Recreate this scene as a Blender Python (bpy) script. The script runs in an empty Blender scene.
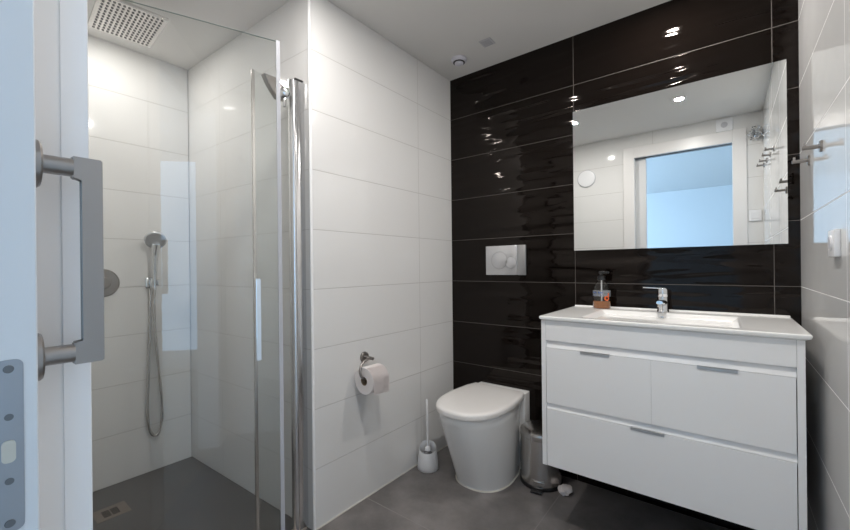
import bpy, bmesh, math, random
from mathutils import Vector, Matrix
random.seed(7)
PI = math.pi
SC = bpy.context.scene
COL = SC.collection

# ------------------------------------------------------------------ camera
F_PX, V0, YAW, ROLL = 388.487, 266.663, 0.6622, -0.0106
CAM = Vector((1.3586, -2.0175, 1.09))
fw = Vector((-math.sin(YAW), math.cos(YAW), 0))
r0 = Vector((math.cos(YAW), math.sin(YAW), 0))
rt = r0 * math.cos(ROLL) + Vector((0, 0, 1)) * math.sin(ROLL)
up = rt.cross(fw)
cd = bpy.data.cameras.new('camera')
cd.sensor_fit = 'HORIZONTAL'; cd.sensor_width = 36.0
cd.lens = F_PX * 36.0 / 850.0
cd.shift_y = (V0 - 265.0) / 850.0
cd.clip_start = 0.01
cam = bpy.data.objects.new('camera', cd); COL.objects.link(cam)
M = Matrix((( rt.x, up.x, -fw.x, CAM.x), (rt.y, up.y, -fw.y, CAM.y), (rt.z, up.z, -fw.z, CAM.z), (0, 0, 0, 1)))
cam.matrix_world = M
SC.camera = cam

# ------------------------------------------------------------------ world, bedroom fill light, exposure
W_ = bpy.data.worlds.new('sky'); SC.world = W_; W_.use_nodes = True
bg = W_.node_tree.nodes['Background']
bg.inputs[0].default_value = (0.42, 0.68, 1.0, 1); bg.inputs[1].default_value = 4.2

def area_light(name, loc, rot, sx, sy, power, color, shape='RECTANGLE', spread=PI):
    d = bpy.data.lights.new(name, 'AREA'); d.shape = shape; d.size = sx; d.size_y = sy
    d.energy = power; d.color = color; d.spread = spread
    o = bpy.data.objects.new(name, d); o.location = loc; o.rotation_euler = rot; COL.objects.link(o)
    return o
# added blue fill at an invented left-hand bedroom window, brightens the far wall
area_light('far_wall_fill', (-2.15, -4.3, 1.35), (0, -PI/2, 0), 1.9, 3.0, 125, (0.46, 0.72, 1.0))
SPOT_POWER = 7.5
SC.view_settings.view_transform = 'Standard'; SC.view_settings.look = 'None'
SC.view_settings.exposure = 0.0; SC.view_settings.gamma = 1.0
SC.view_settings.use_curve_mapping = False
SC.cycles.max_bounces = 14; SC.cycles.transparent_max_bounces = 16
SC.cycles.glossy_bounces = 8; SC.cycles.diffuse_bounces = 6
SC.cycles.caustics_refractive = False; SC.cycles.caustics_reflective = False
SC.cycles.blur_glossy = 0.3; SC.cycles.sample_clamp_indirect = 12.0

# ------------------------------------------------------------------ dimensions (metres; corner of toilet wall and black wall = origin)
H, W, L, A, B, D = 2.2485, 1.575, 1.0385, 1.1105, 1.0745, 1.898
XJ, XR, HD = 0.7055, 1.393, 2.040         # door opening: left jamb, right jamb, head

# ------------------------------------------------------------------ materials
def mat(name, col=(.8, .8, .8), rough=.4, metal=0.0, spec=.5, coat=0.0, **kw):
    m = bpy.data.materials.new(name); m.use_nodes = True
    b = m.node_tree.nodes['Principled BSDF']
    b.inputs['Base Color'].default_value = (*col, 1)
    b.inputs['Roughness'].default_value = rough
    b.inputs['Metallic'].default_value = metal
    b.inputs['Specular IOR Level'].default_value = spec
    b.inputs['Coat Weight'].default_value = coat
    for k, v in kw.items(): b.inputs[k].default_value = v
    return m
def N(m, t, **kw):
    n = m.node_tree.nodes.new(t)
    for k, v in kw.items(): setattr(n, k, v)
    return n
def LK(m, a, b): m.node_tree.links.new(a, b)
def noise_bump(m, scale=60, strength=.05, dist=.002, vec=None):
    b = m.node_tree.nodes['Principled BSDF']
    tc = N(m, 'ShaderNodeTexCoord'); nz = N(m, 'ShaderNodeTexNoise'); nz.inputs['Scale'].default_value = scale
    LK(m, tc.outputs['Object'], nz.inputs['Vector'])
    bp = N(m, 'ShaderNodeBump'); bp.inputs['Strength'].default_value = strength; bp.inputs['Distance'].default_value = dist
    LK(m, nz.outputs['Fac'], bp.inputs['Height']); LK(m, bp.outputs['Normal'], b.inputs['Normal'])
    return m
def rough_var(m, scale, lo, hi, stretch=(1, 1, 1)):
    b = m.node_tree.nodes['Principled BSDF']
    tc = N(m, 'ShaderNodeTexCoord'); mp = N(m, 'ShaderNodeMapping'); mp.inputs['Scale'].default_value = stretch
    nz = N(m, 'ShaderNodeTexNoise'); nz.inputs['Scale'].default_value = scale
    mr = N(m, 'ShaderNodeMapRange'); mr.inputs['To Min'].default_value = lo; mr.inputs['To Max'].default_value = hi
    LK(m, tc.outputs['Object'], mp.inputs['Vector']); LK(m, mp.outputs[0], nz.inputs['Vector'])
    LK(m, nz.outputs['Fac'], mr.inputs['Value']); LK(m, mr.outputs[0], b.inputs['Roughness'])
    return m

def tile_mat(name, axis, off_u, su, sv, base, grout, rough, gw=.0022, off_v=0.0, wave=False, mottle=0.0, spec=.5, bump=True, vaxis=2):
    """ceramic tiles su x sv with a grout line gw wide; axis = object axis that runs along the wall"""
    m = mat(name, base, rough, spec=spec); b = m.node_tree.nodes['Principled BSDF']
    tc = N(m, 'ShaderNodeTexCoord'); sp = N(m, 'ShaderNodeSeparateXYZ'); LK(m, tc.outputs['Object'], sp.inputs[0])
    def dist(ax, off, size):
        ad = N(m, 'ShaderNodeMath', operation='ADD'); ad.inputs[1].default_value = -off + 50 * size
        pp = N(m, 'ShaderNodeMath', operation='PINGPONG'); pp.inputs[1].default_value = size / 2
        LK(m, sp.outputs[ax], ad.inputs[0]); LK(m, ad.outputs[0], pp.inputs[0]); return pp
    du, dv = dist(axis, off_u, su), dist(vaxis, off_v, sv)
    mn = N(m, 'ShaderNodeMath', operation='MINIMUM'); LK(m, du.outputs[0], mn.inputs[0]); LK(m, dv.outputs[0], mn.inputs[1])
    mr = N(m, 'ShaderNodeMapRange'); mr.inputs['From Min'].default_value = gw * .5; mr.inputs['From Max'].default_value = gw * .75
    LK(m, mn.outputs[0], mr.inputs['Value'])                        # 0 in the grout, 1 on the tile
    mx = N(m, 'ShaderNodeMix', data_type='RGBA'); mx.inputs[6].default_value = (*grout, 1); mx.inputs[7].default_value = (*base, 1)
    LK(m, mr.outputs[0], mx.inputs[0])
    if mottle:
        nz = N(m, 'ShaderNodeTexNoise'); nz.inputs['Scale'].default_value = 3.6; nz.inputs['Detail'].default_value = 8; nz.inputs['Roughness'].default_value = .65
        LK(m, tc.outputs['Object'], nz.inputs['Vector'])
        cr = N(m, 'ShaderNodeMapRange'); cr.inputs['From Min'].default_value = .3; cr.inputs['From Max'].default_value = .7
        cr.inputs['To Min'].default_value = 1 - mottle; cr.inputs['To Max'].default_value = 1 + mottle
        LK(m, nz.outputs['Fac'], cr.inputs['Value'])
        ml = N(m, 'ShaderNodeMix', data_type='RGBA', blend_type='MULTIPLY'); ml.inputs[0].default_value = 1.0
        ml.inputs[6].default_value = (*base, 1)
        cc = N(m, 'ShaderNodeCombineColor'); [LK(m, cr.outputs[0], cc.inputs[i]) for i in range(3)]
        LK(m, cc.outputs[0], ml.inputs[7]); LK(m, ml.outputs[2], mx.inputs[7])
        r2 = N(m, 'ShaderNodeMapRange'); r2.inputs['To Min'].default_value = rough - .1; r2.inputs['To Max'].default_value = rough + .1
        LK(m, nz.outputs['Fac'], r2.inputs['Value']); LK(m, r2.outputs[0], b.inputs['Roughness'])
    else:
        r2 = N(m, 'ShaderNodeMapRange'); r2.inputs['To Min'].default_value = .6; r2.inputs['To Max'].default_value = rough
        LK(m, mr.outputs[0], r2.inputs['Value']); LK(m, r2.outputs[0], b.inputs['Roughness'])
    LK(m, mx.outputs[2], b.inputs['Base Color'])
    bp = N(m, 'ShaderNodeBump'); bp.inputs['Distance'].default_value = .0012; bp.inputs['Strength'].default_value = .6
    LK(m, mr.outputs[0], bp.inputs['Height'])
    last = bp
    if wave:
        mp = N(m, 'ShaderNodeMapping'); mp.inputs['Scale'].default_value = (2.0, 2.0, 17.0)
        LK(m, tc.outputs['Object'], mp.inputs['Vector'])
        nz = N(m, 'ShaderNodeTexNoise'); nz.inputs['Scale'].default_value = 1.0; nz.inputs['Detail'].default_value = .6; nz.inputs['Distortion'].default_value = .5
        LK(m, mp.outputs[0], nz.inputs['Vector'])
        b2 = N(m, 'ShaderNodeBump'); b2.inputs['Distance'].default_value = wave; b2.inputs['Strength'].default_value = 1.0
        LK(m, nz.outputs['Fac'], b2.inputs['Height']); LK(m, bp.outputs['Normal'], b2.inputs['Normal']); last = b2
    else:
        nz = N(m, 'ShaderNodeTexNoise'); nz.inputs['Scale'].default_value = 6.0; nz.inputs['Detail'].default_value = 1
        LK(m, tc.outputs['Object'], nz.inputs['Vector'])
        b2 = N(m, 'ShaderNodeBump'); b2.inputs['Distance'].default_value = .0012; b2.inputs['Strength'].default_value = .6
        LK(m, nz.outputs['Fac'], b2.inputs['Height']); LK(m, bp.outputs['Normal'], b2.inputs['Normal']); last = b2
    LK(m, last.outputs['Normal'], b.inputs['Normal'])
    return m

def clear_mat(name, tint, refl=1.0, ior=1.45, rough=0.0):
    """thin clear pane: what passes straight through plus a Fresnel reflection"""
    m = bpy.data.materials.new(name); m.use_nodes = True; nt = m.node_tree
    nt.nodes.remove(nt.nodes['Principled BSDF'])
    out = nt.nodes['Material Output']
    t = N(m, 'ShaderNodeBsdfTransparent'); t.inputs[0].default_value = (*tint, 1)
    g = N(m, 'ShaderNodeBsdfGlossy'); g.inputs['Roughness'].default_value = rough
    fr = N(m, 'ShaderNodeFresnel'); fr.inputs['IOR'].default_value = ior
    ge = N(m, 'ShaderNodeNewGeometry')
    inv = N(m, 'ShaderNodeMath', operation='SUBTRACT'); inv.inputs[0].default_value = 1.0   # only outer faces reflect
    LK(m, ge.outputs['Backfacing'], inv.inputs[1])
    ml = N(m, 'ShaderNodeMath', operation='MULTIPLY'); LK(m, fr.outputs[0], ml.inputs[0]); LK(m, inv.outputs[0], ml.inputs[1])
    m2 = N(m, 'ShaderNodeMath', operation='MULTIPLY'); m2.inputs[1].default_value = refl; LK(m, ml.outputs[0], m2.inputs[0])
    mx = N(m, 'ShaderNodeMixShader'); LK(m, m2.outputs[0], mx.inputs[0]); LK(m, t.outputs[0], mx.inputs[1]); LK(m, g.outputs[0], mx.inputs[2])
    LK(m, mx.outputs[0], out.inputs[0])
    return m

WT, WG = (.74, .735, .725), (.50, .49, .47)
M_tile_left  = tile_mat('white_tile_left', 1, -.325, .75, .25, WT, WG, .07)
M_tile_shs   = tile_mat('white_tile_shower_side', 0, -.75, .75, .25, WT, WG, .07)
M_tile_shb   = tile_mat('white_tile_shower_back', 1, -1.62, .75, .25, WT, WG, .07)
M_tile_right = tile_mat('white_tile_right', 1, -.715, .75, .25, WT, (.82, .81, .80), .05)
M_tile_front = tile_mat('white_tile_front', 0, .10, .75, .25, WT, WG, .07)
M_tile_black = tile_mat('black_wave_tile', 0, 0.0, .75, .25, (.0036, .0023, .0018), (.10, .092, .086), .05, gw=.0020, wave=.014, spec=.28)
M_tile_black.node_tree.nodes['Principled BSDF'].inputs['Specular Tint'].default_value = (1, .90, .84, 1)
M_floor = tile_mat('floor_tile', 0, .72, .745, .745, (.172, .160, .156), (.25, .235, .225), .42, gw=.003, off_v=-.745, mottle=.42, vaxis=1)
M_tray = rough_var(noise_bump(mat('grey_tray', (.085, .083, .082), .5), 120, .12, .001), 6, .35, .55)
M_ceil = noise_bump(mat('ceiling_paint', (.70, .69, .675), .9, spec=.2), 90, .05)
M_paint = noise_bump(mat('bedroom_paint', (.78, .79, .80), .9, spec=.2), 90, .05)
M_oak = rough_var(mat('bedroom_floor', (.35, .27, .2), .5), 9, .4, .6, (1, 8, 1))
M_lacq = rough_var(mat('white_lacquer', (.76, .745, .735), .32), 7, .26, .36)
M_door = rough_var(mat('door_lacquer', (.66, .665, .67), .38), 8, .32, .44)
M_gloss = rough_var(mat('gloss_white', (.87, .87, .87), .14, coat=.4), 4, .1, .2)
M_recess = mat('recess_white', (.72, .725, .73), .3)
M_ceramic = rough_var(mat('ceramic', (.89, .885, .87), .08), 5, .05, .1)
M_seat = rough_var(mat('seat_plastic', (.82, .80, .78), .2), 5, .16, .26)
M_silic = noise_bump(mat('silicone', (.62, .60, .54), .5), 200, .2)
M_chrome = rough_var(mat('chrome', (.78, .79, .80), .06, 1.0), 10, .04, .1)
M_nickel = rough_var(mat('satin_nickel', (.33, .31, .295), .3, 1.0), 12, .26, .34, (1, 1, 3))
M_steel = rough_var(mat('brushed_steel', (.66, .64, .62), .24, 1.0), 5, .20, .28)
M_alu = rough_var(mat('polished_aluminium', (.72, .72, .73), .18, 1.0), 20, .12, .26, (8, 8, .5))
M_pull = rough_var(mat('pull_satin', (.55, .55, .56), .38, .9), 8, .34, .42)
M_plate = rough_var(mat('lock_plate_steel', (.36, .37, .39), .4, 1.0), 30, .34, .48)
M_keyhole = mat('recess_steel', (.16, .165, .17), .5, .7)
M_silver = rough_var(mat('silver_shell', (.66, .67, .68), .25, .55), 6, .2, .3)
M_dark = mat('dark_plastic', (.012, .012, .013), .35)
M_hole = mat('dark_hole', (.01, .01, .01), .8)
M_plastic = rough_var(mat('white_plastic', (.78, .785, .80), .35), 8, .3, .42)
M_greyp = mat('grey_plastic', (.52, .52, .55), .45)
M_sensor = rough_var(mat('sensor_plastic', (.60, .59, .65), .4), 8, .35, .45)
M_nozzle = mat('nozzle_rubber', (.10, .10, .105), .6)
M_paper = noise_bump(mat('tissue_paper', (.80, .755, .745), .95, spec=.1), 180, .3, .003)
M_card = mat('cardboard', (.30, .22, .15), .9)
M_bristle_shaded = noise_bump(mat('bristles_shaded', (.22, .22, .23), .8), 300, .8, .004)  # darkened: the shade inside the pot is put into the bristle colour
M_glass = clear_mat('shower_glass', (.955, .965, .960), 1.7)
M_edge = mat('glass_edge', (.36, .41, .39), .15)
M_seal = mat('clear_seal', (.60, .61, .65), .3)
M_seal.node_tree.nodes['Principled BSDF'].inputs['Alpha'].default_value = .72
M_mirror = mat('mirror_silver', (.90, .92, .915), .0, 1.0)
M_mirredge = mat('mirror_edge', (.18, .22, .21), .2)
M_bottle = clear_mat('clear_bottle', (.93, .92, .90), 1.7, 1.45, .08)
M_label = mat('label_film', (.50, .54, .60), .4, Alpha=.34)
M_soap = mat('amber_soap', (.26, .085, .012), .25)
M_blue = mat('label_blue', (.05, .11, .30), .5)
M_orange = mat('label_orange', (.75, .12, .02), .5)
M_lens = bpy.data.materials.new('lamp_lens'); M_lens.use_nodes = True
_b = M_lens.node_tree.nodes['Principled BSDF']; _b.inputs['Base Color'].default_value = (.9, .9, .9, 1)
_b.inputs['Emission Color'].default_value = (1, .95, .90, 1); _b.inputs['Emission Strength'].default_value = 30
M_lens.cycles.emission_sampling = 'NONE'

# ------------------------------------------------------------------ helpers
def root_of(p):
    while p.parent: p = p.parent
    return p
def obj(name, bm, m, parent=None, smooth=None, loc=None):
    """link bm (world coordinates) as one mesh object; its origin is its thing's base"""
    if parent is not None: off = root_of(parent).location.copy()
    else: off = Vector(loc) if loc else Vector((0, 0, 0))
    bmesh.ops.recalc_face_normals(bm, faces=bm.faces)
    bmesh.ops.translate(bm, verts=bm.verts, vec=-off)
    me = bpy.data.meshes.new(name); bm.to_mesh(me); bm.free()
    for x in (m if isinstance(m, (list, tuple)) else [m]): me.materials.append(x)
    o = bpy.data.objects.new(name, me); COL.objects.link(o)
    if parent is not None: o.parent = parent
    else: o.location = off
    if smooth is not None:
        for p in me.polygons: p.use_smooth = True
        try: me.set_sharp_from_angle(angle=math.radians(smooth))
        except Exception: pass
    return o
def thing(name, label, cat, loc=(0, 0, 0), group=None, kind=None):
    o = bpy.data.objects.new(name, None); o.empty_display_size = .05; COL.objects.link(o)
    o.location = loc; o['label'] = label; o['category'] = cat
    if group: o['group'] = group
    if kind: o['kind'] = kind
    return o
def tag(o, label, cat, group=None):
    o['label'] = label; o['category'] = cat
    if group: o['group'] = group
    return o
def struct(name, bm, m, label=None, cat=None, smooth=None):
    o = obj(name, bm, m, smooth=smooth); o['kind'] = 'structure'
    if label: o['label'] = label
    if cat: o['category'] = cat
    return o
def dup(root, loc, label=None):
    r = root.copy(); COL.objects.link(r); r.location = loc
    if label: r['label'] = label
    for ch in list(root.children):
        c = ch.copy(); COL.objects.link(c); c.parent = r
        for g in ch.children:
            d = g.copy(); COL.objects.link(d); d.parent = c
    return r
def BM(): return bmesh.new()
def add_box(bm, x0, x1, y0, y1, z0, z1, bev=0.0, seg=2, rot=None, about=None):
    vs = [bm.verts.new((x, y, z)) for x in (x0, x1) for y in (y0, y1) for z in (z0, z1)]
    q = [(0, 1, 3, 2), (4, 6, 7, 5), (0, 4, 5, 1), (2, 3, 7, 6), (0, 2, 6, 4), (1, 5, 7, 3)]
    fs = [bm.faces.new([vs[i] for i in f]) for f in q]
    es = list({e for f in fs for e in f.edges})
    if bev:
        r = bmesh.ops.bevel(bm, geom=es, offset=bev, segments=seg, profile=.5, affect='EDGES')
        vs = list({v for f in r['faces'] for v in f.verts} | {v for v in vs if v.is_valid})
    if rot is not None:
        c = Vector(about); vs2 = [v for v in vs if v.is_valid]
        for v in vs2: v.co = c + rot @ (v.co - c)
    return bm
def add_prism(bm, poly, z0, z1):
    a = [bm.verts.new((x, y, z0)) for x, y in poly]; b = [bm.verts.new((x, y, z1)) for x, y in poly]
    n = len(poly)
    bm.faces.new(a[::-1]); bm.faces.new(b)
    for i in range(n): bm.faces.new((a[i], a[(i+1) % n], b[(i+1) % n], b[i]))
    return bm
def loft(bm, rings, cap0=True, cap1=True):
    """rings: equal-length closed loops of points"""
    R = [[bm.verts.new(p) for p in r] for r in rings]; n = len(R[0])
    for a, b in zip(R, R[1:]):
        for i in range(n): bm.faces.new((a[i], a[(i+1) % n], b[(i+1) % n], b[i]))
    if cap0: bm.faces.new(R[0][::-1])
    if cap1: bm.faces.new(R[-1])
    return bm
def frame(d):
    d = d.normalized(); a = Vector((0, 0, 1)) if abs(d.z) < .9 else Vector((1, 0, 0))
    u = d.cross(a).normalized(); return u, d.cross(u).normalized()
def add_lathe(bm, prof, c, d=(0, 0, 1), seg=32):
    """prof: (radius, height along d) pairs from c"""
    d = Vector(d).normalized(); u, v = frame(d); c = Vector(c)
    rings = []
    for r, h in prof:
        r = max(r, 1e-5)
        rings.append([c + d*h + (u*math.cos(2*PI*i/seg) + v*math.sin(2*PI*i/seg))*r for i in range(seg)])
    return loft(bm, rings)
def add_cyl(bm, p, q, r, seg=20, bev=0.0):
    p, q = Vector(p), Vector(q); h = (q-p).length
    if bev: prof = [(r-bev, 0), (r, bev), (r, h-bev), (r-bev, h)]
    else: prof = [(r, 0), (r, h)]
    return add_lathe(bm, prof, p, q-p, seg)
def add_tube(bm, pts, r, seg=12, closed=False):
    pts = [Vector(p) for p in pts]; rings = []
    u = None
    for i, p in enumerate(pts):
        d = (pts[min(i+1, len(pts)-1)] - pts[max(i-1, 0)]).normalized()
        if u is None: u, v = frame(d)
        else:
            u = (u - d*u.dot(d)).normalized(); v = d.cross(u)
        rr = r(i/(len(pts)-1)) if callable(r) else r
        rings.append([p + (u*math.cos(2*PI*k/seg) + v*math.sin(2*PI*k/seg))*rr for k in range(seg)])
    return loft(bm, rings)
def smooth_path(pts, n=8):
    pts = [Vector(p) for p in pts]; P = [pts[0]*2-pts[1]] + pts + [pts[-1]*2-pts[-2]]; out = []
    for i in range(1, len(P)-2):
        for k in range(n):
            t = k/n; a, b, c, d = P[i-1], P[i], P[i+1], P[i+2]
            out.append(.5*((2*b)+(-a+c)*t+(2*a-5*b+4*c-d)*t*t+(-a+3*b-3*c+d)*t**3))
    out.append(pts[-1]); return out

# ================================================================== the setting
T = .10
# floor of the bathroom, with the strip under the doorway
struct('floor', add_box(BM(), 0, W, -D, 0, -.08, 0), M_floor)
struct('floor_bedroom', add_box(BM(), -2.2, 3.5, -6.9, -D, -.08, -.001), M_oak)
bm = BM(); add_box(bm, -A-T, W+T, -D, T, H, H+T); struct('ceiling', bm, M_ceil)
# toilet wall ends at the shower opening; shower side wall leans slightly away
struct('wall_left', add_prism(BM(), [(0, -L), (0, 0), (-.1, 0), (-.1, -L-.0032)], -.08, H), M_tile_left)
struct('wall_shower_side', add_prism(BM(), [(-.1, -L-.0032), (-.1, -.93), (-A-T, -.93), (-A-T, -B-.0032), (-A, -B)], -.08, H), M_tile_shs)
struct('wall_shower_back', add_box(BM(), -A-T, -A, -2.006, -B-.0035, -.08, H), M_tile_shb)
struct('wall_back', add_box(BM(), -.1, W+T, 0, T, -.08, H), M_tile_black)
struct('wall_right', add_box(BM(), W, W+T, -2.006, 0, -.08, H), M_tile_right)
bm = BM()                                                          # doorway wall with the pocket the door slides into
add_box(bm, -A, XJ-.012, -1.940, -D, -.08, H); add_box(bm, XR+.012, W, -2.006, -D, -.08, H)
add_box(bm, XJ-.012, XR+.012, -1.940, -D, HD+.012, H)
struct('wall_front', bm, M_tile_front)
bm = BM(); add_box(bm, -A, XJ, -2.006, -1.992, -.08, H); add_box(bm, XJ, XR+.012, -2.006, -1.992, HD+.012, H)
add_box(bm, -2.2, -A-T, -2.006, -1.95, -.08, 2.5); add_box(bm, W+T, 3.5, -2.006, -1.95, -.08, 2.5); add_box(bm, -A-T, W+T, -2.006, -1.95, H+T, 2.5)
struct('wall_bedroom_near', bm, M_paint)
struct('wall_bedroom_far', add_box(BM(), -2.2, 3.5, -7.0, -6.9, -.08, 2.5), M_paint)
bm = BM()                                                          # bedroom wall with a balcony window
add_box(bm, 3.5, 3.6, -7.0, -3.75, -.08, 2.5); add_box(bm, 3.5, 3.6, -2.7, -1.95, -.08, 2.5)
add_box(bm, 3.5, 3.6, -3.75, -2.7, -.08, .12); add_box(bm, 3.5, 3.6, -3.75, -2.7, 2.36, 2.5)
struct('wall_bedroom_right', bm, noise_bump(mat('bedroom_paint_grey', (.60, .60, .60), .8), 40, .05))
bm = BM()
for a in ((-3.75, -3.70), (-2.75, -2.70)): add_box(bm, 3.53, 3.58, a[0], a[1], .12, 2.36, .004)
for a in ((.12, .19), (2.29, 2.36)): add_box(bm, 3.53, 3.58, -3.70, -2.75, a[0], a[1], .004)
struct('window_2', bm, M_lacq)
bm = BM()                                                          # unseen bedroom wall, opening added to go with the fill light
add_box(bm, -2.3, -2.2, -7.0, -5.85, -.08, 2.5); add_box(bm, -2.3, -2.2, -2.75, -1.95, -.08, 2.5)
add_box(bm, -2.3, -2.2, -5.85, -2.75, -.08, .35); add_box(bm, -2.3, -2.2, -5.85, -2.75, 2.35, 2.5)
struct('wall_bedroom_left', bm, M_paint)
struct('ceiling_bedroom', add_box(BM(), -2.3, 3.6, -7.0, -1.95, 2.5, 2.6), M_paint)
bm = BM()                                                          # frame of the added, unseen window
for a in ((-5.85, -5.79), (-4.33, -4.27), (-2.81, -2.75)): add_box(bm, -2.28, -2.23, a[0], a[1], .35, 2.35, .004)
for a in ((.35, .41), (2.29, 2.35)): add_box(bm, -2.28, -2.23, -5.79, -4.33, a[0], a[1], .004); add_box(bm, -2.28, -2.23, -4.27, -2.81, a[0], a[1], .004)
struct('added_window_1', bm, M_lacq)

# white corner bead where the toilet wall turns into the shower
bm = BM(); add_cyl(bm, (-.0035, -L+.0035, 0.0), (-.0035, -L+.0035, H), .0075, 16); struct('trim_1', bm, M_gloss, smooth=40)
# bright seam of sealant along the toilet wall's foot
bm = BM(); add_prism(bm, [(0, -L), (.004, -L), (.004, 0), (0, 0)], 0, .004); struct('trim_2', bm, M_silic)

# door lining and casing (bathroom side) around the opening
bm = BM()
add_box(bm, XJ-.011, XJ, -1.914, -1.887, 0, HD, .0006, 1)         # stepped jamb lining, left
add_box(bm, XJ-.011, XJ-.0012, -1.9405, -1.9135, 0, HD)
add_box(bm, XR, XR+.011, -2.006, -1.887, 0, HD, .0015, 1)         # right
add_box(bm, XJ-.011, XR+.011, -1.914, -1.887, HD, HD+.011, .0015, 1)
struct('trim_3', bm, M_lacq)
bm = BM()
add_box(bm, XJ-.088, XJ-.0002, -1.8975, -1.8865, 0, HD+.095, .002, 1)
add_box(bm, XR+.0002, XR+.088, -1.8975, -1.8865, 0, HD+.095, .002, 1)
add_box(bm, XJ, XR, -1.8975, -1.8865, HD+.0005, HD+.095, .002, 1)
struct('trim_4', bm, M_lacq)
bm = BM(); add_box(bm, XJ-.02, XR, -1.975, -1.945, HD-.004, HD+.011, .001, 1); struct('trim_5', bm, M_plate)   # slide track over the door

# ================================================================== sliding door with pull handle, half drawn from its pocket
XD, YD0, YD1 = .790, -1.9867, -1.9467
door = thing('door_1', 'white sliding door at the left with satin nickel pull handle', 'door', (.43, -1.9667, 0), kind='structure')
obj('door_panel', add_box(BM(), XD-.72, XD, YD0, YD1, .008, HD-.006, .0012, 1), M_door, door)
lp = None
bm = BM()                                                          # rounded lock plate on the door's edge
yc, hw = -1.9680, .0105
def stadium(yc, hw, z0, z1, r, n=6):
    pts = []
    for cy, cz, a0 in ((yc+hw-r, z1-r, 0), (yc-hw+r, z1-r, PI/2), (yc-hw+r, z0+r, PI), (yc+hw-r, z0+r, 3*PI/2)):
        for k in range(n+1):
            a = a0 + PI/2*k/n; pts.append((cy+r*math.cos(a), cz+r*math.sin(a)))
    return pts
st = stadium(yc, hw, .829, 1.001, .006)
loft(bm, [[(XD+.0001, y, z) for y, z in st], [(XD+.0012, y, z) for y, z in st]])
lp = obj('lock_plate', bm, M_plate, door); lp['label'] = 'grey steel lock plate'
for z in (.992, .838):
    bm = BM(); add_cyl(bm, (XD+.0012, yc, z), (XD+.0020, yc, z), .0040, 16, .0004)
    s = obj('screw', bm, M_keyhole, lp, 40)
    bm = BM()
bm = BM(); st2 = stadium(yc-.0005, .0050, .899, .921, .004)
loft(bm, [[(XD+.0012, y, z) for y, z in st2], [(XD+.0032, y, z) for y, z in st2]]); obj('latch', bm, mat('brass_worn', (.62, .58, .5), .35, 1.0), lp)
for z in (.944, .880):
    bm = BM(); add_cyl(bm, (XD+.0012, yc, z), (XD+.0016, yc, z), .0034, 14); obj('keyhole', bm, M_keyhole, lp)
HX = .757
hd = None
bm = BM()                                                          # flat D-shaped bar of square section on two round posts
dpoly = [(-1.9135, 1.2225), (-1.8856, 1.2225), (-1.8856, .981), (-1.9135, .981), (-1.9135, 1.0070), (-1.9040, 1.0070), (-1.9040, 1.1965), (-1.9135, 1.1965)]
loft(bm, [[(HX-.006, y, z) for y, z in dpoly], [(HX+.006, y, z) for y, z in dpoly]])
bmesh.ops.bevel(bm, geom=list(bm.edges), offset=.0012, segments=2, affect='EDGES')
hd = obj('pull_handle', bm, M_nickel, door, 35)
hd['label'] = 'satin nickel pull handle'
for z in (1.2095, .9940):
    bm = BM(); add_cyl(bm, (HX, -1.9400, z), (HX, -1.9125, z), .0104, 24); obj('post', bm, M_nickel, hd, 35)
    bm = BM(); add_lathe(bm, [(.0265, 0), (.0265, .0055), (.025, .0075), (.012, .0085)], (HX-.006, YD1, z), (0, 1, 0), 36); obj('rose', bm, M_nickel, hd, 35)

# ================================================================== shower
tray = struct('floor_shower', add_box(BM(), -A, 0, -D, -L, -.08, -.0005), M_tray, 'dark grey shower floor behind the glass screen', 'shower floor')
# tray's corner beyond L (the side wall leans back)
bm = BM(); add_prism(bm, [(-A, -B), (-A, -L-.0001), (-.0001, -L-.0001)], -.08, -.0006); bm.free()
dr = thing('floor_drain', 'square metal grate set in the grey shower floor', 'drain', (-.84, -1.513, 0))
bm = BM(); add_box(bm, -.899, -.785, -1.574, -1.452, -.0005, .0012, .0006, 1); obj('drain_frame', bm, rough_var(mat('tray_cover', (.20, .17, .145), .4, .4), 20, .3, .5), dr)
bm = BM()
for i in range(6):
    for j in range(2):
        add_box(bm, -.868+i*.0105, -.862+i*.0105, -1.545+j*.031, -1.518+j*.031, .0012, .0016)
obj('slots', bm, M_hole, dr)

XF = -.053
fx = thing('shower_screen', 'narrow fixed glass panel against chrome wall post of the shower', 'shower panel', (XF, -1.15, 0))
obj('glass', add_box(BM(), XF-.003, XF+.003, -1.249, -1.10, .016, 1.84), M_glass, fx)
bm = BM(); add_box(bm, XF-.0045, XF+.0045, -1.2605, -1.2485, .016, 1.842, .001, 1); obj('edge_strip', bm, M_steel, fx)
bm = BM()
add_cyl(bm, (-.0590, -1.079, .012), (-.0590, -1.079, 1.866), .0195, 28)
obj('post', bm, M_alu, fx, 40)
bm = BM(); add_box(bm, -.052, -.0345, -1.083, -L-.002, .012, 1.864, .003, 2); w_ = obj('wall_profile', bm, M_alu, fx, 35)
bm = BM(); add_box(bm, -.056, -.033, -1.085, -1.046, 1.8645, 1.871, .001, 1); obj('post_cap', bm, M_dark, fx)
bm = BM()                                                          # glass clamp
pts0 = [(-1.216, 1.842), (-1.165, 1.844), (-1.112, 1.806), (-1.120, 1.768), (-1.160, 1.764), (-1.196, 1.806)]
loft(bm, [[(XF-.013, y, z) for y, z in pts0], [(XF+.013, y, z) for y, z in pts0]])
bmesh.ops.bevel(bm, geom=list(bm.edges), offset=.002, segments=2, affect='EDGES')
cl = obj('clamp', bm, M_nickel, fx, 35)
bm = BM(); add_lathe(bm, [(.008, 0), (.021, .003), (.024, .012), (.022, .022), (.010, .029)], (XF+.008, -1.128, 1.792), (.75, -.4, 0), 24); obj('knob', bm, M_chrome, cl, 50)
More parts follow.
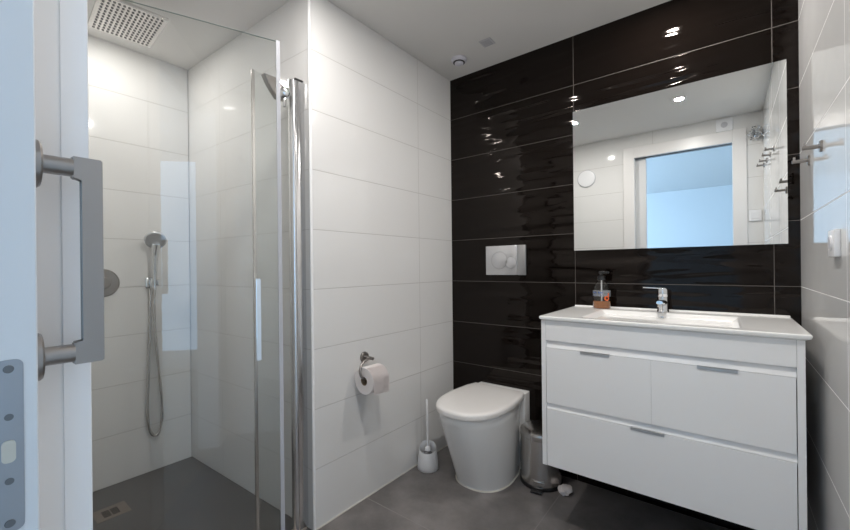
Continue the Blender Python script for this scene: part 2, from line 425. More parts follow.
bm = BM(); add_cyl(bm, (XF+.016, -1.132, 1.735), (XF+.016, -1.132, 1.772), .0075, 16, .001); obj('pin', bm, M_chrome, cl, 40)
bm = BM(); add_cyl(bm, (XF+.004, -1.150, 1.800), (-.0590, -1.085, 1.800), .007, 16); obj('arm', bm, M_chrome, cl, 40)

E0 = Vector((.189, -1.296, 0)); dd = Vector((-.36, -.933, 0)).normalized(); nn = Vector((-dd.y, dd.x, 0))   # nn points out of the shower or in
if nn.x < 0: nn = -nn
E1 = E0 + dd*.634
def slab(bm, s0, s1, t0, t1, z0, z1):                             # a box in the swung door's own axes
    pts = [E0 + dd*s + nn*t for s, t in ((s0, t0), (s1, t0), (s1, t1), (s0, t1))]
    return add_prism(bm, [(p.x, p.y) for p in pts], z0, z1)
gd = thing('shower_door', 'clear glass shower door swung open towards the room with bar handle', 'shower door', (E1.x, E1.y, 0))
obj('glass', slab(BM(), .008, .622, -.003, .003, .014, 1.84), M_glass, gd)
bm = BM(); slab(bm, .008, .622, -.003, .003, 1.8401, 1.8408); obj('top_edge', bm, M_edge, gd)
bm = BM(); slab(bm, -.003, .0078, -.005, .005, .014, 1.842); obj('seal_strip', bm, M_seal, gd)
bm = BM(); slab(bm, -.0045, -.0031, -.005, .0035, .014, 1.842); obj('magnet_strip', bm, M_greyp, gd)
bm = BM(); slab(bm, .6222, .634, -.012, .012, .012, 1.86); obj('hinge_profile', bm, M_alu, gd)
bm = BM(); slab(bm, .066, .080, .024, .031, .800, 1.058); bmesh.ops.bevel(bm, geom=list(bm.edges), offset=.0015, segments=2, affect='EDGES')
hb = obj('bar_handle', bm, M_chrome, gd, 35)
for z in (.825, 1.033):
    bm = BM(); p = E0 + dd*.073
    add_cyl(bm, (p + nn*.0032) + Vector((0, 0, z)), (p + nn*.0245) + Vector((0, 0, z)), .0055, 16); obj('standoff', bm, M_chrome, hb, 40)
bm = BM(); add_prism(bm, [(-.072, -L-.012), (-.034, -L-.010), (-.034, -1.885), (-.072, -1.885)], 0, .0115)
bmesh.ops.bevel(bm, geom=list(bm.edges), offset=.003, segments=2, affect='EDGES')
tag(obj('shower_sill', bm, rough_var(noise_bump(mat('sill_worn', (.40, .345, .30), .5), 90, .6, .003), 30, .3, .7)), 'worn low sill strip along the front of the shower floor', 'sill')

# rain head on its ceiling arm
RX0, RX1, RY0, RY1, RZ = -.679, -.400, -1.622, -1.406, 2.08
rh = thing('rain_shower_head', 'rectangular chrome rain shower head under the shower ceiling', 'shower head', (-.54, -1.514, RZ))
obj('plate', add_box(BM(), RX0, RX1, RY0, RY1, RZ, RZ+.012, .002, 2), M_steel, rh)
bm = BM()
for i in range(12):
    for j in range(13):
        x = RX0 + .018 + i*(RX1-RX0-.036)/11; y = RY0 + .018 + j*(RY1-RY0-.036)/12
        add_cyl(bm, (x, y, RZ-.0022), (x, y, RZ), .0042, 6)
obj('nozzles', bm, M_nozzle, rh)
bm = BM(); add_cyl(bm, (-.54, -1.514, RZ+.012), (-.54, -1.514, H), .018, 20); obj('arm', bm, M_chrome, rh, 40)
bm = BM(); add_lathe(bm, [(.030, 0), (.030, .012), (.019, .024)], (-.54, -1.514, RZ+.0115), (0, 0, 1), 24); obj('swivel', bm, M_chrome, rh, 40)
bm = BM(); add_lathe(bm, [(.030, 0), (.030, .006), (.026, .010)], (-.54, -1.514, H), (0, 0, -1), 28); obj('ceiling_rose', bm, M_chrome, rh, 40)
rh.rotation_euler = (0, 0, math.radians(-4.5))

# hand shower, bracket and hose on the back wall of the shower
YB = -1.272
br = thing('shower_bracket', 'square chrome wall bracket holding the hand shower', 'bracket', (-A, YB, 1.0))
bm = BM(); add_box(bm, -A, -A+.012, YB-.026, YB+.010, .990, 1.046, .003, 2); obj('wall_plate', bm, M_chrome, br, 40)
bm = BM(); add_box(bm, -A+.011, -A+.034, YB-.012, YB+.004, 1.010, 1.026, .002, 2); obj('neck', bm, M_chrome, br, 40)
bm = BM()                                                          # open cradle ring
for s in (-1, 1): add_box(bm, -A+.030, -A+.058, YB+.0145*s-.004+.004, YB+.0145*s+.004+.004, 1.004, 1.034, .002, 2)
add_box(bm, -A+.0285, -A+.0345, YB-.0145, YB+.0225, 1.004, 1.034, .002, 2)
obj('cradle', bm, M_chrome, br, 40)
hs = thing('hand_shower', 'chrome hand shower hanging in its bracket with a long hose loop', 'hand shower', (-A+.047, YB+.004, 1.0))
cx0, cy0 = -A+.047, YB+.004
bm = BM()
hp = smooth_path([(cx0, cy0, .985), (cx0, cy0, 1.03), (cx0+.004, cy0, 1.10), (cx0+.012, cy0, 1.17), (cx0+.026, cy0+.002, 1.225)], 6)
add_tube(bm, hp, lambda t: .0098+.014*max(0, t-.2)**1.1, 18); obj('handle', bm, M_chrome, hs, 60)
bm = BM(); nd = Vector((.80, -.28, -.45)).normalized(); c = Vector((cx0+.022, cy0, 1.248))
add_lathe(bm, [(.010, -.032), (.030, -.024), (.046, -.008), (.050, .004), (.048, .010), (.045, .012)], c, nd, 36); hh = obj('head', bm, M_silver, hs, 50)
bm = BM(); add_lathe(bm, [(.043, .0122), (.043, .0135)], c, nd, 36); obj('spray_face', bm, M_silver, hh)
bm = BM()
hose = smooth_path([(cx0, cy0, .985), (cx0-.004, cy0-.002, .85), (cx0-.012, cy0+.014, .62), (cx0-.020, cy0+.034, .38), (cx0-.024, cy0+.036, .27), (cx0-.026, cy0+.014, .196), (cx0-.027, cy0-.016, .215),
                    (cx0-.027, cy0-.030, .32), (cx0-.027, cy0-.024, .52), (cx0-.026, cy0-.016, .75), (cx0-.026, cy0-.012, .94), (cx0-.028, cy0-.012, .9895)], 14)
add_tube(bm, hose, lambda t: .0066+.0006*math.sin(t*900), 10); obj('hose', bm, M_steel, hs, 60)
sv = thing('shower_valve', 'round chrome shower mixer plate on the shower back wall', 'shower mixer', (-A, -1.478, 1.025))
bm = BM(); add_lathe(bm, [(.070, 0), (.070, .004), (.066, .008)], (-A, -1.478, 1.025), (1, 0, 0), 48); obj('cover_plate', bm, M_nickel, sv, 40)
bm = BM(); add_lathe(bm, [(.030, .0075), (.029, .030), (.026, .033)], (-A, -1.478, 1.025), (1, 0, 0), 28); obj('knob', bm, M_nickel, sv, 40)
bm = BM(); add_box(bm, -A+.020, -A+.028, -1.524, -1.505, 1.018, 1.032, .003, 2); obj('lever', bm, M_nickel, sv, 40)

# ================================================================== toilet
TX = .351
def d_ring(hw, front, back, z, wb, ymid, n=2.4, seg=28, rc=.012):
    """D outline: rounded front, straight sides to a flat back"""
    pts = [(TX-wb, back), (TX-hw+(hw-wb)*.35, back+(ymid-back)*.35), ]
    b = ymid - front
    for i in range(seg+1):
        a = PI - PI*i/seg
        ca, sa = math.cos(a), math.sin(a)
        pts.append((TX + hw*math.copysign(abs(ca)**(2/n), ca), ymid - b*abs(sa)**(2/n)))
    pts += [(TX+hw-(hw-wb)*.35, back+(ymid-back)*.35), (TX+wb, back)]
    return [Vector((x, y, z)) for x, y in pts]
to = thing('toilet', 'white back-to-wall toilet with closed lid in front of the black tiles', 'toilet', (TX, -.27, 0))
bm = BM()
prof = [(.0, .141, -.386, -.21), (.012, .142, -.389, -.21), (.10, .149, -.426, -.22), (.20, .158, -.466, -.232), (.28, .164, -.497, -.244), (.34, .169, -.518, -.25), (.375, .172, -.528, -.255), (.384, .168, -.522, -.255)]
loft(bm, [d_ring(hw, fr, -.070, z, .118, ym) for z, hw, fr, ym in prof])
obj('bowl', bm, M_ceramic, to, 50)
bm = BM(); add_box(bm, TX-.152, TX+.152, -.0735, -.003, 0, .409, .006, 3); obj('rear_block', bm, M_ceramic, to, 40)
bm = BM()
sr = [(.3850, .168, -.526), (.3860, .172, -.531), (.3910, .173, -.532), (.3925, .170, -.529)]
loft(bm, [d_ring(hw, fr, -.082, z, .132, -.255, 2.5) for z, hw, fr in sr]); obj('seat_ring', bm, M_seat, to, 50)
bm = BM()
sr = [(.3935, .176, -.537), (.3945, .1795, -.542), (.410, .1805, -.543), (.417, .1785, -.541), (.421, .172, -.534), (.4235, .155, -.515), (.425, .10, -.45)]
loft(bm, [d_ring(hw, fr, -.0775-.010*(k > 4)-.02*(k > 5), z, hw-.028, -.262, 2.5) for k, (z, hw, fr) in enumerate(sr)]); obj('lid', bm, M_seat, to, 50)
bm = BM()
ro, ri = d_ring(.1465, -.3925, -.070, 0, .122, -.21), None
loft(bm, [[Vector((p.x, p.y, 0)) for p in ro], [TXp*1.0 for TXp in [Vector((TX+(p.x-TX)*.965, -.003+(p.y+.003)*.985, .006)) for p in ro]]]); obj('sealant_bead', bm, M_silic, to, 60)
bm = BM(); add_lathe(bm, [(.0085, -.001), (.0085, .003), (.005, .005)], (TX+.1335, -.125, .035), (1, 0, 0), 18); obj('bolt_cap', bm, M_chrome, to, 40)

# flush plate
fp = thing('flush_plate', 'grey dual flush plate with two round buttons on black tiles', 'flush plate', (.3635, 0, 1.12))
bm = BM(); add_box(bm, .245, .440, -.012, 0, 1.038, 1.2045, .003, 2); obj('plate', bm, rough_var(mat('satin_chrome', (.60, .60, .61), .32, .6), 6, .18, .28), fp, 40)
bm = BM(); add_box(bm, .4402, .490, -.012, 0, 1.038, 1.2045, .003, 2); obj('side_strip', bm, mat('satin_grey', (.42, .42, .42), .3, .8), fp, 40)
for x, z, r in ((.332, 1.121, .050), (.4035, 1.108, .034)):
    bm = BM(); add_lathe(bm, [(r, 0), (r, .0006)], (x, -.0121, z), (0, -1, 0), 56)
    bt = obj('button_gap', bm, M_keyhole, fp, 30)
    bm = BM(); add_lathe(bm, [(r-.0022, .0007), (r-.0022, .0014), (r-.003, .0018)], (x, -.0121, z), (0, -1, 0), 56); obj('button', bm, bpy.data.materials['satin_chrome'], bt, 30)

# brush holder and brush
bh = thing('brush_holder', 'white plastic toilet brush holder on the floor beside the toilet', 'brush holder', (.066, -.358, 0))
px_, py_ = .069, -.356
def pot_ring(r, z, tilt, n=44):                                    # rim cut on a slant, high at the back
    return [Vector((px_+r*math.cos(2*PI*i/n), py_+r*math.sin(2*PI*i/n), z + tilt*(-math.cos(2*PI*i/n)*.60 + math.sin(2*PI*i/n)*.80))) for i in range(n)]
bm = BM(); loft(bm, [pot_ring(*q) for q in ((.054, 0, 0), (.0570, .003, 0), (.0560, .03, .002), (.0510, .080, .010), (.0472, .110, .018), (.0455, .114, .018), (.0435, .110, .018), (.047, .080, .010), (.052, .02, 0), (.012, .012, 0))]); obj('pot', bm, M_plastic, bh, 50)
tb = thing('toilet_brush', 'white toilet brush with thin upright handle standing in its holder', 'toilet brush', (.069, -.356, .02))
bm = BM(); add_tube(bm, [(px_, py_, .118), (px_, py_, .17), (px_-.001, py_, .25), (px_-.003, py_+.001, .33), (px_-.004, py_+.0015, .362), (px_-.0045, py_+.002, .372)], lambda t: .0062 if t < .6 else (.0072 if t < .93 else .003), 14); obj('handle', bm, M_plastic, tb, 60)
bm = BM(); add_lathe(bm, [(.010, .078), (.017, .082), (.0165, .092), (.0075, .104)], (px_, py_, .016), (0, 0, 1), 26); obj('collar', bm, M_plastic, tb, 60)
bm = BM(); add_lathe(bm, [(.012, .0), (.026, .006), (.028, .05), (.022, .070), (.010, .078)], (px_, py_, .016), (0, 0, 1), 26); obj('brush_head', bm, M_bristle_shaded, tb, 60)

# paper holder and roll
PY, PZ = -.751, .667
ph = thing('paper_holder', 'nickel toilet paper holder on the white tiled wall', 'paper holder', (0, PY, PZ))
bm = BM(); add_lathe(bm, [(.025, 0), (.025, .006), (.023, .009)], (0, PY, PZ), (1, 0, 0), 36); obj('rose', bm, M_nickel, ph, 40)
bm = BM(); add_cyl(bm, (.008, PY, PZ), (.062, PY, PZ), .0075, 20, .001); obj('post', bm, M_nickel, ph, 40)
RXc, RYc, RZc = .068, -.766, .579
bm = BM()
add_tube(bm, smooth_path([(.046, PY-.003, PZ), (.047, PY-.030, PZ-.002), (.051, PY-.062, PZ-.016), (.057, PY-.077, PZ-.042), (.063, PY-.075, PZ-.066), (RXc, PY-.062, RZc+.011), (RXc, PY-.045, RZc+.0125), (RXc, PY+.03, RZc+.0125)], 6), .0055, 12); obj('arm', bm, M_nickel, ph, 60)
rl = thing('toilet_roll', 'roll of white toilet paper hanging on the nickel holder', 'toilet paper', (RXc, RYc, RZc))
bm = BM()
seg = 48; y0, y1, ro_, ri_ = RYc-.050, RYc+.050, .061, .020
rings = []
for (r, y) in ((ri_, y0), (ro_-.002, y0), (ro_, y0+.003), (ro_, y1-.003), (ro_-.002, y1), (ri_, y1), (ri_, y0)):
    rings.append([Vector((RXc+r*math.cos(2*PI*i/seg), y, RZc+r*math.sin(2*PI*i/seg))) for i in range(seg)])
loft(bm, rings, False, False); bmesh.ops.remove_doubles(bm, verts=bm.verts, dist=1e-6); obj('paper', bm, M_paper, rl, 50)
bm = BM()
for (r, y) in ((0, 0),):
    rings = [[Vector((RXc+q*math.cos(2*PI*i/32), yy, RZc+q*math.sin(2*PI*i/32))) for i in range(32)] for q, yy in ((.0198, y0+.0005), (.0198, y1-.0005), (.0182, y1-.0005), (.0182, y0+.0005), (.0198, y0+.0005))]
loft(bm, rings, False, False); bmesh.ops.remove_doubles(bm, verts=bm.verts, dist=1e-6); obj('cardboard_core', bm, M_card, rl, 50)
bm = BM()                                                          # loose end hanging off the front of the roll
prof2 = [(RXc+.0616*math.cos(a), RZc+.0616*math.sin(a)) for a in [1.3-.13*i for i in range(11)]] + [(RXc+.0622, RZc-.018), (RXc+.0626, RZc-.036), (RXc+.0610, RZc-.052)]
a_, b_ = [], []
for k, (x, z) in enumerate(prof2):
    a_.append(bm.verts.new((x, y0+.001, z))); b_.append(bm.verts.new((x, y1-.001, z-.006*(k == len(prof2)-1))))
for i in range(len(a_)-1): bm.faces.new((a_[i], a_[i+1], b_[i+1], b_[i]))
bmesh.ops.solidify(bm, geom=list(bm.faces), thickness=.0006); obj('loose_sheet', bm, M_paper, rl, 60)

# pedal bin
BX, BY = .605, -.112
pb = thing('pedal_bin', 'small brushed steel pedal bin between the toilet and the vanity', 'bin', (BX, BY, 0))
bm = BM(); add_lathe(bm, [(.100, 0), (.104, .002), (.104, .014), (.101, .017)], (BX, BY, 0), (0, 0, 1), 48); obj('base_ring', bm, M_dark, pb, 40)
bm = BM(); add_lathe(bm, [(.0985, .016), (.0985, .236), (.097, .2375)], (BX, BY, 0), (0, 0, 1), 56); obj('body', bm, M_steel, pb, 40)
bm = BM(); add_lathe(bm, [(.100, .238), (.1015, .240), (.1015, .258), (.099, .266), (.088, .273), (.05, .279), (.0, .281)], (BX, BY, 0), (0, 0, 1), 56); obj('lid', bm, M_steel, pb, 40)
pd = Vector((.18, -.98, 0)).normalized(); ps = Vector((-pd.y, pd.x, 0))
def pbox(bm, d0, d1, hw, z0, z1, bev=.001):
    pts = [Vector((BX, BY, 0))+pd*d+ps*s for d, s in ((d0, -hw), (d1, -hw), (d1, hw), (d0, hw))]
    add_prism(bm, [(p.x, p.y) for p in pts], z0, z1); return bm
bm = BM(); pbox(bm, .1045, .135, .026, .004, .011); pe = obj('pedal', bm, M_dark, pb)
bm = BM(); pbox(bm, .0985, .1035, .034, .026, .044); obj('badge_slot', bm, M_steel, pb)

# crumpled tissue on the floor beside the bin
bm = BM(); bmesh.ops.create_icosphere(bm, subdivisions=3, radius=1)
for v in bm.verts:
    k = 1 + .22*math.sin(5*v.co.x+3*v.co.y)*math.cos(4*v.co.z+3*v.co.x) + random.uniform(-.025, .025)
    v.co = Vector((v.co.x*.030*k, v.co.y*.040*k, v.co.z*.017*k))
zmin = min(v.co.z for v in bm.verts)
bmesh.ops.translate(bm, verts=bm.verts, vec=(.735, -.150, -zmin))
tag(obj('crumpled_tissue', bm, M_paper, loc=(.735, -.150, 0), smooth=30), 'crumpled white tissue on the floor beside the pedal bin', 'tissue')

# ================================================================== vanity
VX0, VX1, VF, VB, VT = .7515, 1.5325, -.467, .275, .8655
vc = thing('vanity_cabinet', 'white wall-hung vanity cabinet with two small drawers over a wide one', 'vanity', (1.143, -.23, VB))
for x0, x1 in ((VX0, VX0+.018), (VX1-.018, VX1)): obj('side_panel', add_box(BM(), x0, x1, VF, -.002, VB, VT, .001, 1), M_gloss, vc)
obj('bottom_panel', add_box(BM(), VX0+.018, VX1-.018, VF+.03, -.002, VB, VB+.016), M_recess, vc)
obj('fascia', add_box(BM(), VX0+.0185, VX1-.0185, VF+.001, VF+.019, .785, VT-.0005, .001, 1), M_gloss, vc)
for z0, z1 in ((.7555, .7846), (.5065, .5316)):                      # slanted white grip strip over each drawer
    bm = BM(); pr = [(VF+.0185, z0-.03), (VF+.0185, z0-.0145), (VF+.005, z0+.0005), (VF+.0165, z1), (VF+.0225, z1), (VF+.0225, z0-.03)]
    loft(bm, [[(VX0+.0185, y, z) for y, z in pr], [(VX1-.0185, y, z) for y, z in pr]]); obj('grip_strip', bm, M_gloss, vc)
def drawer_front(x0, x1, z0, z1):
    bm = BM()                                                      # top edge bevelled inwards as a finger grip
    prof = [(VF, z0), (VF, z1), (VF+.004, z1+.0), (VF+.0175, z1-.015), (VF+.0175, z0)]
    loft(bm, [[(x0, y, z) for y, z in prof], [(x1, y, z) for y, z in prof]]); return bm
XM = 1.1438
def pull(parent, xc, z):
    bm = BM(); add_box(bm, xc-.052, xc+.052, VF-.003, VF+.012, z+.0003, z+.0028, .0006, 1)
    add_box(bm, xc-.052, xc+.052, VF-.003, VF-.0005, z-.008, z+.0028, .0006, 1)
    p = obj('pull', bm, M_pull, parent); p['label'] = 'steel edge pull'
for x0, x1, z0, z1 in ((VX0+.0205, XM-.0003, 0.532, .7545), (XM+.0003, VX1-.0205, 0.532, .7545), (VX0+.0205, VX1-.0205, VB+.002, .5055)):
    d_ = obj('drawer', drawer_front(x0, x1, z0, z1), M_gloss, vc); pull(d_, (x0+x1)/2 - .012*(x1-x0 > .5), z1)

# washbasin slab with a rectangular bowl
BX0, BX1, BF, BT = .7455, 1.5475, -.481, .8842
wb = thing('washbasin', 'white ceramic washbasin slab on the vanity cabinet', 'washbasin', (1.143, -.23, VT))
bm = BM()
ix0, ix1, iy0, iy1 = .905, 1.385, -.425, -.112
outer = [(BX0, BF), (BX1, BF), (BX1, -.001), (BX0, -.001)]
def rrect(x0, x1, y0, y1, r, n=5):
    pts = []
    for cx, cy, a0 in ((x0+r, y0+r, PI), (x1-r, y0+r, 1.5*PI), (x1-r, y1-r, 0), (x0+r, y1-r, PI/2)):
        for k in range(n+1):
            a = a0+PI/2*k/n; pts.append((cx+r*math.cos(a), cy+r*math.sin(a)))
    return pts
def R_(x0, x1, y0, y1, r, z): return [Vector((x, y, z)) for x, y in rrect(x0, x1, y0, y1, r)]
rings = [R_(BX0+.012, BX1-.012, BF+.012, -.002, .006, VT), R_(BX0+.002, BX1-.002, BF+.002, -.001, .008, VT+.006), R_(BX0, BX1, BF, -.001, .008, VT+.012),
         R_(BX0+.001, BX1-.001, BF+.001, -.001, .008, BT-.002), R_(BX0+.004, BX1-.004, BF+.004, -.003, .006, BT), R_(BX0+.008, BX1-.008, BF+.008, -.006, .006, BT), R_(ix0-.012, ix1+.012, iy0-.012, iy1+.012, .018, BT),
         R_(ix0-.004, ix1+.004, iy0-.004, iy1+.004, .014, BT-.0006), R_(ix0, ix1, iy0, iy1, .012, BT-.004),
         R_(ix0+.05, ix1-.05, iy0+.012, iy1-.008, .012, BT-.055), R_(ix0+.085, ix1-.085, iy0+.035, iy1-.022, .012, BT-.092), R_(ix0+.11, ix1-.11, iy0+.06, iy1-.05, .012, BT-.097)]
# the bowl dips between the cabinet's fascia and back: the slab's own body
loft(bm, rings); obj('slab', bm, M_ceramic, wb, 35)
bm = BM(); add_box(bm, BX0+.004, BX1-.004, -.014, -.0015, BT-.001, BT+.006, .002, 2); obj('back_ridge', bm, M_ceramic, wb, 35)
ov_y = iy1-.0035
bm = BM(); add_lathe(bm, [(.0135, -.002), (.0135, .002), (.010, .003)], (1.136, ov_y, BT-.027), (0, -1, .12), 28); ov = obj('overflow_ring', bm, M_chrome, wb, 40)
bm = BM(); add_lathe(bm, [(.0092, .003), (.0092, .0036)], (1.136, ov_y, BT-.027), (0, -1, .12), 24); obj('overflow_hole', bm, M_hole, ov)
bm = BM(); add_lathe(bm, [(.032, 0), (.032, .003), (.028, .006)], (1.143, -.27, BT-.097), (0, 0, 1), 32); obj('drain_plug', bm, M_chrome, wb, 40)

# mixer tap
FX, FY = 1.136, -.060
ft = thing('mixer_tap', 'chrome single-lever mixer tap at the back of the washbasin', 'tap', (FX, FY, BT))
bm = BM(); add_lathe(bm, [(.024, 0), (.024, .004), (.0215, .008), (.0205, .045), (.0205, .066)], (FX, FY, BT-.001), (0, 0, 1), 32); obj('body', bm, M_chrome, ft, 40)
bm = BM()
def oval(c, ax, hw, hh, n=18): return [Vector((c[0]+hw*math.cos(2*PI*i/n), c[1], c[2]+hh*math.sin(2*PI*i/n))) for i in range(n)]
loft(bm, [oval((FX, FY-.006, BT+.040), 0, .017, .016), oval((FX, FY-.05, BT+.046), 0, .0165, .0125), oval((FX, FY-.098, BT+.048), 0, .016, .0105), oval((FX, FY-.108, BT+.048), 0, .012, .007)]); sp_ = obj('spout', bm, M_chrome, ft, 50)
bm = BM(); add_cyl(bm, (FX, FY-.092, BT+.028), (FX, FY-.092, BT+.042), .0105, 20, .001); obj('aerator', bm, M_steel, sp_, 40)
bm = BM(); add_lathe(bm, [(.0195, .0655), (.021, .068), (.021, .096), (.018, .102), (.0, .1035)], (FX, FY, BT-.001), (0, 0, 1), 32); lv = obj('cartridge_cap', bm, M_chrome, ft, 40)
bm = BM(); add_box(bm, FX-.076, FX+.010, FY-.011, FY+.011, BT+.0985, BT+.1040, .002, 2, Matrix.Rotation(.04, 3, 'Y') @ Matrix.Rotation(.12, 3, 'Z'), (FX, FY, BT+.1)); obj('lever', bm, M_chrome, ft, 40)

# soap bottle
SX, SY = .888, -.062
sb = thing('soap_dispenser', 'clear pump bottle of amber hand soap standing on the washbasin', 'soap bottle', (SX, SY, BT))
def brings(prof, sx=1.0, sy=.72, n=32, z0=BT):
    return [[Vector((SX+r*sx*math.cos(2*PI*i/n), SY+r*sy*math.sin(2*PI*i/n)*(1 if r > .02 else 1/.72*1), z0+z)) for i in range(n)] for r, z in prof]
ZB = .0002
bm = BM(); loft(bm, brings([(.034, ZB), (.038, .004), (.0385, .075), (.036, .098), (.028, .116), (.0185, .126), (.0155, .130), (.0155, .137)])); bt = obj('bottle', bm, M_bottle, sb, 50)
bm = BM(); loft(bm, brings([(.0386, .058), (.0387, .0585), (.0387, .0845), (.0386, .085)])); lbl = obj('label', bm, M_label, bt, 50)
bm = BM(); loft(bm, brings([(.034, .0015), (.0372, .005), (.0376, .036)])); obj('soap', bm, M_soap, bt, 50)
bm = BM(); add_cyl(bm, (SX, SY, BT+.010), (SX, SY, BT+.136), .0032, 10); obj('dip_tube', bm, M_plastic, bt)
bm = BM(); add_lathe(bm, [(.018, .134), (.018, .152), (.010, .155), (.007, .157), (.007, .164)], (SX, SY, BT), (0, 0, 1), 24); pm = obj('pump', bm, M_dark, sb, 40)
bm = BM(); add_box(bm, SX-.010, SX+.012, SY-.012, SY+.012, BT+.163, BT+.176, .003, 2); add_box(bm, SX+.005, SX+.034, SY-.010, SY+.002, BT+.165, BT+.174, .002, 2); obj('nozzle', bm, M_dark, pm, 40)
# printing on the bottle: blue lettering too blurred to read, orange emblem
def on_bottle(bm, a0, a1, z0, z1, n=6, k=1.02):
    a_, b_ = [], []
    for i in range(n+1):
        a = a0+(a1-a0)*i/n; x = SX+.0385*k*math.cos(a); y = SY+.0385*.72*k*math.sin(a)
        a_.append(bm.verts.new((x, y, BT+z0))); b_.append(bm.verts.new((x, y, BT+z1)))
    for i in range(n): bm.faces.new((a_[i], a_[i+1], b_[i+1], b_[i]))
bm = BM()
for i, (a, w, h) in enumerate([(-2.55, .07, .009), (-2.44, .05, .007), (-2.35, .06, .007), (-2.25, .05, .008), (-2.16, .06, .007), (-2.07, .05, .006), (-1.75, .07, .009), (-1.64, .05, .007), (-1.55, .06, .007), (-1.45, .06, .007), (-1.35, .05, .008)]):
    on_bottle(bm, a, a+w, .072, .072+h, 2)
for a in (-2.5, -2.3, -2.1, -1.7, -1.5): on_bottle(bm, a, a+.13, .063, .0655, 2)
obj('printed_lettering', bm, M_blue, bt)
bm = BM()
ac, zc = -.80, .050
for i in range(18):                                               # ring with an upright stroke
    a = 2*PI*i/18; b = 2*PI*(i+1)/18
    q = []
    for r, t in ((.0095, a), (.0095, b), (.0045, b), (.0045, a)):
        th = ac + r*math.cos(t)/.030; q.append(bm.verts.new((SX+.0385*1.02*math.cos(th), SY+.0385*.72*1.02*math.sin(th), BT+zc+r*1.2*math.sin(t))))
    bm.faces.new(q)
on_bottle(bm, ac+.14, ac+.30, zc, zc+.024, 2)
obj('printed_emblem', bm, M_orange, bt)

# ================================================================== mirror and wall fittings
mr_ = thing('wall_mirror', 'large frameless rectangular mirror above the washbasin', 'mirror', (1.144, 0, 1.163))
bm = BM(); add_box(bm, .748, 1.540, -.008, -.0005, 1.1628, 1.8621); obj('backing', bm, M_mirredge, mr_)
bm = BM(); add_box(bm, .7481, 1.5399, -.0092, -.0082, 1.1629, 1.8620); obj('mirror_glass', bm, M_mirror, mr_)

def make_hook(y, z, label, group):
    t = thing('robe_hook', label, 'hook', (W, y, z), group)
    bm = BM(); add_lathe(bm, [(.0165, 0), (.0165, .004), (.015, .0055)], (W, y, z), (-1, 0, 0), 28); obj('rose', bm, M_nickel, t, 40)
    bm = BM(); add_cyl(bm, (W-.0045, y, z), (W-.043, y, z), .0058, 18, .001); obj('arm', bm, M_nickel, t, 40)
    bm = BM(); add_cyl(bm, (W-.0370, y, z+.0045), (W-.0370, y, z+.0150), .0034, 14, .0006); obj('peg', bm, M_nickel, t, 40)
    return t
h0 = make_hook(-.432, 1.425, 'nickel robe hook on the right wall, the one farther from the mirror', 'low pair of robe hooks')
dup(h0, (W, -.215, 1.430), 'nickel robe hook on the right wall, the one next to the mirror')
hk = make_hook(-1.021, 1.752, 'nickel hook seen in the mirror, topmost of the row of four', 'row of four high hooks')
for y, z, lb in ((-1.261, 1.770, 'second from the top'), (-1.53, 1.790, 'third from the top'), (-1.797, 1.812, 'lowest')):
    dup(hk, (W, y, z), 'nickel hook seen in the mirror, %s of the row of four' % lb)

# socket box on the right wall
so = thing('wall_socket', 'white surface-mounted socket box on the right wall below the hooks', 'socket', (W, -.62, 1.14))
bm = BM(); add_box(bm, W-.012, W, -.657, -.585, 1.104, 1.171, .002, 2); obj('housing', bm, M_plastic, so, 40)
bm = BM(); add_lathe(bm, [(.020, 0), (.020, .002), (.017, .0035)], (W-.012, -.621, 1.139), (-1, 0, 0), 28); sf = obj('socket_face', bm, M_plastic, so, 40)
bm = BM(); add_lathe(bm, [(.0150, .0035), (.0150, .0040)], (W-.012, -.621, 1.139), (-1, 0, 0), 24); obj('socket_well', bm, M_greyp, sf)

# fittings on the doorway wall, seen only in the mirror
def disc(name, label, cat, x, z, r, y=-D):
    t = thing(name, label, cat, (x, y, z))
    bm = BM(); add_lathe(bm, [(r, 0), (r, .006), (r-.004, .009)], (x, y, z), (0, 1, 0), 48); obj('rim', bm, M_greyp, t, 40)
    bm = BM(); add_lathe(bm, [(r-.006, .008), (r-.007, .013), (r-.02, .015)], (x, y, z), (0, 1, 0), 48); obj('cover', bm, M_plastic, t, 40)
disc('round_vent', 'round white vent cover on tiled wall, seen in the mirror', 'vent', .297, 1.915, .083)
ef = thing('extractor_fan', 'small square vent with grey centre above the door, seen in the mirror', 'vent', (1.345, -D, 2.19))
bm = BM(); add_box(bm, 1.292, 1.398, -D, -D+.012, 2.137, 2.236, .003, 2); obj('cover', bm, M_plastic, ef)
bm = BM(); add_lathe(bm, [(.022, .012), (.022, .015), (.012, .016)], (1.345, -D, 2.187), (0, 1, 0), 28); obj('grille', bm, M_greyp, ef)
sw = thing('light_switch', 'white light switch between door casing and corner, seen in the mirror', 'switch', (1.527, -D, 1.455))
bm = BM(); add_box(bm, 1.489, 1.565, -D, -D+.010, 1.412, 1.498, .003, 2); obj('plate', bm, M_plastic, sw)
bm = BM(); add_box(bm, 1.504, 1.550, -D+.010, -D+.013, 1.430, 1.480, .001, 1); obj('rocker', bm, M_plastic, sw)
orn = thing('chrome_ornament', 'small spiky chrome ornament high beside the door, seen in the mirror', 'ornament', (1.530, -1.858, 2.075))
bm = BM(); c = Vector((1.530, -1.860, 2.075))
for i in range(70):
    v = Vector((random.gauss(0, 1), random.gauss(0, 1), random.gauss(0, 1))).normalized()
    add_lathe(bm, [(.0022, 0), (.0018, .018+.014*(i % 3)), (.0062, .020+.014*(i % 3)), (.0062, .027+.014*(i % 3)), (.001, .030+.014*(i % 3))], c, v, 6)
obj('spikes', bm, M_chrome, orn)
bm = BM(); add_cyl(bm, (1.530, -D, 2.075), (1.530, -1.858, 2.075), .005, 12); obj('stem', bm, M_chrome, orn)

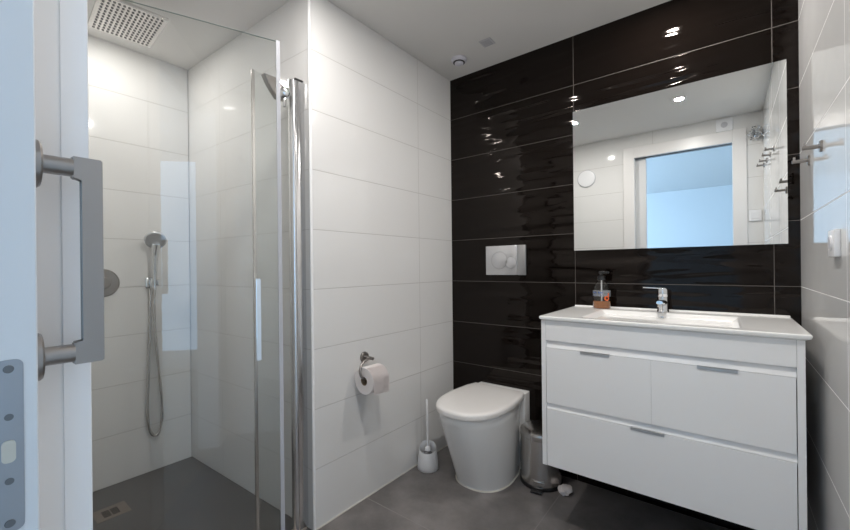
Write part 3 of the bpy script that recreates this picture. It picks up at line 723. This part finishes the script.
# ================================================================== ceiling fittings
lamp = None
for i, (x, y, lb) in enumerate(((.378, -1.247, 'recessed ceiling spotlight on the toilet side, seen in the mirror edge'), (1.099, -1.248, 'recessed ceiling spotlight on the vanity side, seen in the mirror'), (1.150, -.245, 'recessed ceiling spotlight above the washbasin'), (-.80, -1.49, 'recessed shower spotlight behind the rain shower head'))):
    if lamp is None:
        lamp = thing('downlight', lb, 'ceiling light', (x, y, H), 'recessed ceiling spotlights')
        bm = BM(); add_lathe(bm, [(.045, 0), (.045, .003), (.041, .005), (.031, .005), (.0275, .001)], (x, y, H), (0, 0, -1), 40); obj('bezel', bm, M_plastic, lamp, 40)
        bm = BM(); add_lathe(bm, [(.0270, .001), (.0270, .0025)], (x, y, H), (0, 0, -1), 32); obj('lens', bm, M_lens, lamp)
    else: dup(lamp, (x, y, H), lb)
    d = bpy.data.lights.new('spot_glow', 'AREA'); d.shape = 'DISK'; d.size = .050; d.energy = SPOT_POWER*(.50 if x < 0 else 1.0); d.color = (1.0, .955, .91); d.spread = PI
    o = bpy.data.objects.new('spot_glow', d); o.location = (x, y, H-.006); COL.objects.link(o)

se = thing('ceiling_sensor', 'round white sensor on the ceiling near the corner', 'sensor', (.183, -.181, H))
bm = BM(); add_lathe(bm, [(.043, 0), (.044, .006), (.041, .016), (.036, .0195)], (.183, -.181, H), (0, 0, -1), 44); obj('base', bm, M_sensor, se, 40)
bm = BM(); add_lathe(bm, [(.0325, .019), (.0325, .0222)], (.183, -.181, H), (0, 0, -1), 40); obj('slot_ring', bm, M_dark, se)
bm = BM(); add_lathe(bm, [(.0245, .0225), (.0245, .028), (.020, .031), (.0, .033)], (.183, -.181, H), (0, 0, -1), 40); obj('dome', bm, M_sensor, se, 50)
cv = thing('ceiling_vent', 'small square grey vent on the ceiling by the black wall', 'vent', (.386, -.228, H))
bm = BM(); add_box(bm, .354, .418, -.260, -.196, H-.005, H, .001, 1); obj('frame', bm, M_greyp, cv)
bm = BM()
for i in range(4): add_box(bm, .362, .410, -.2515+i*.0135, -.2445+i*.0135, H-.008, H-.005, .001, 1)
obj('louvres', bm, mat('louvre_grey', (.44, .44, .47), .5), cv)
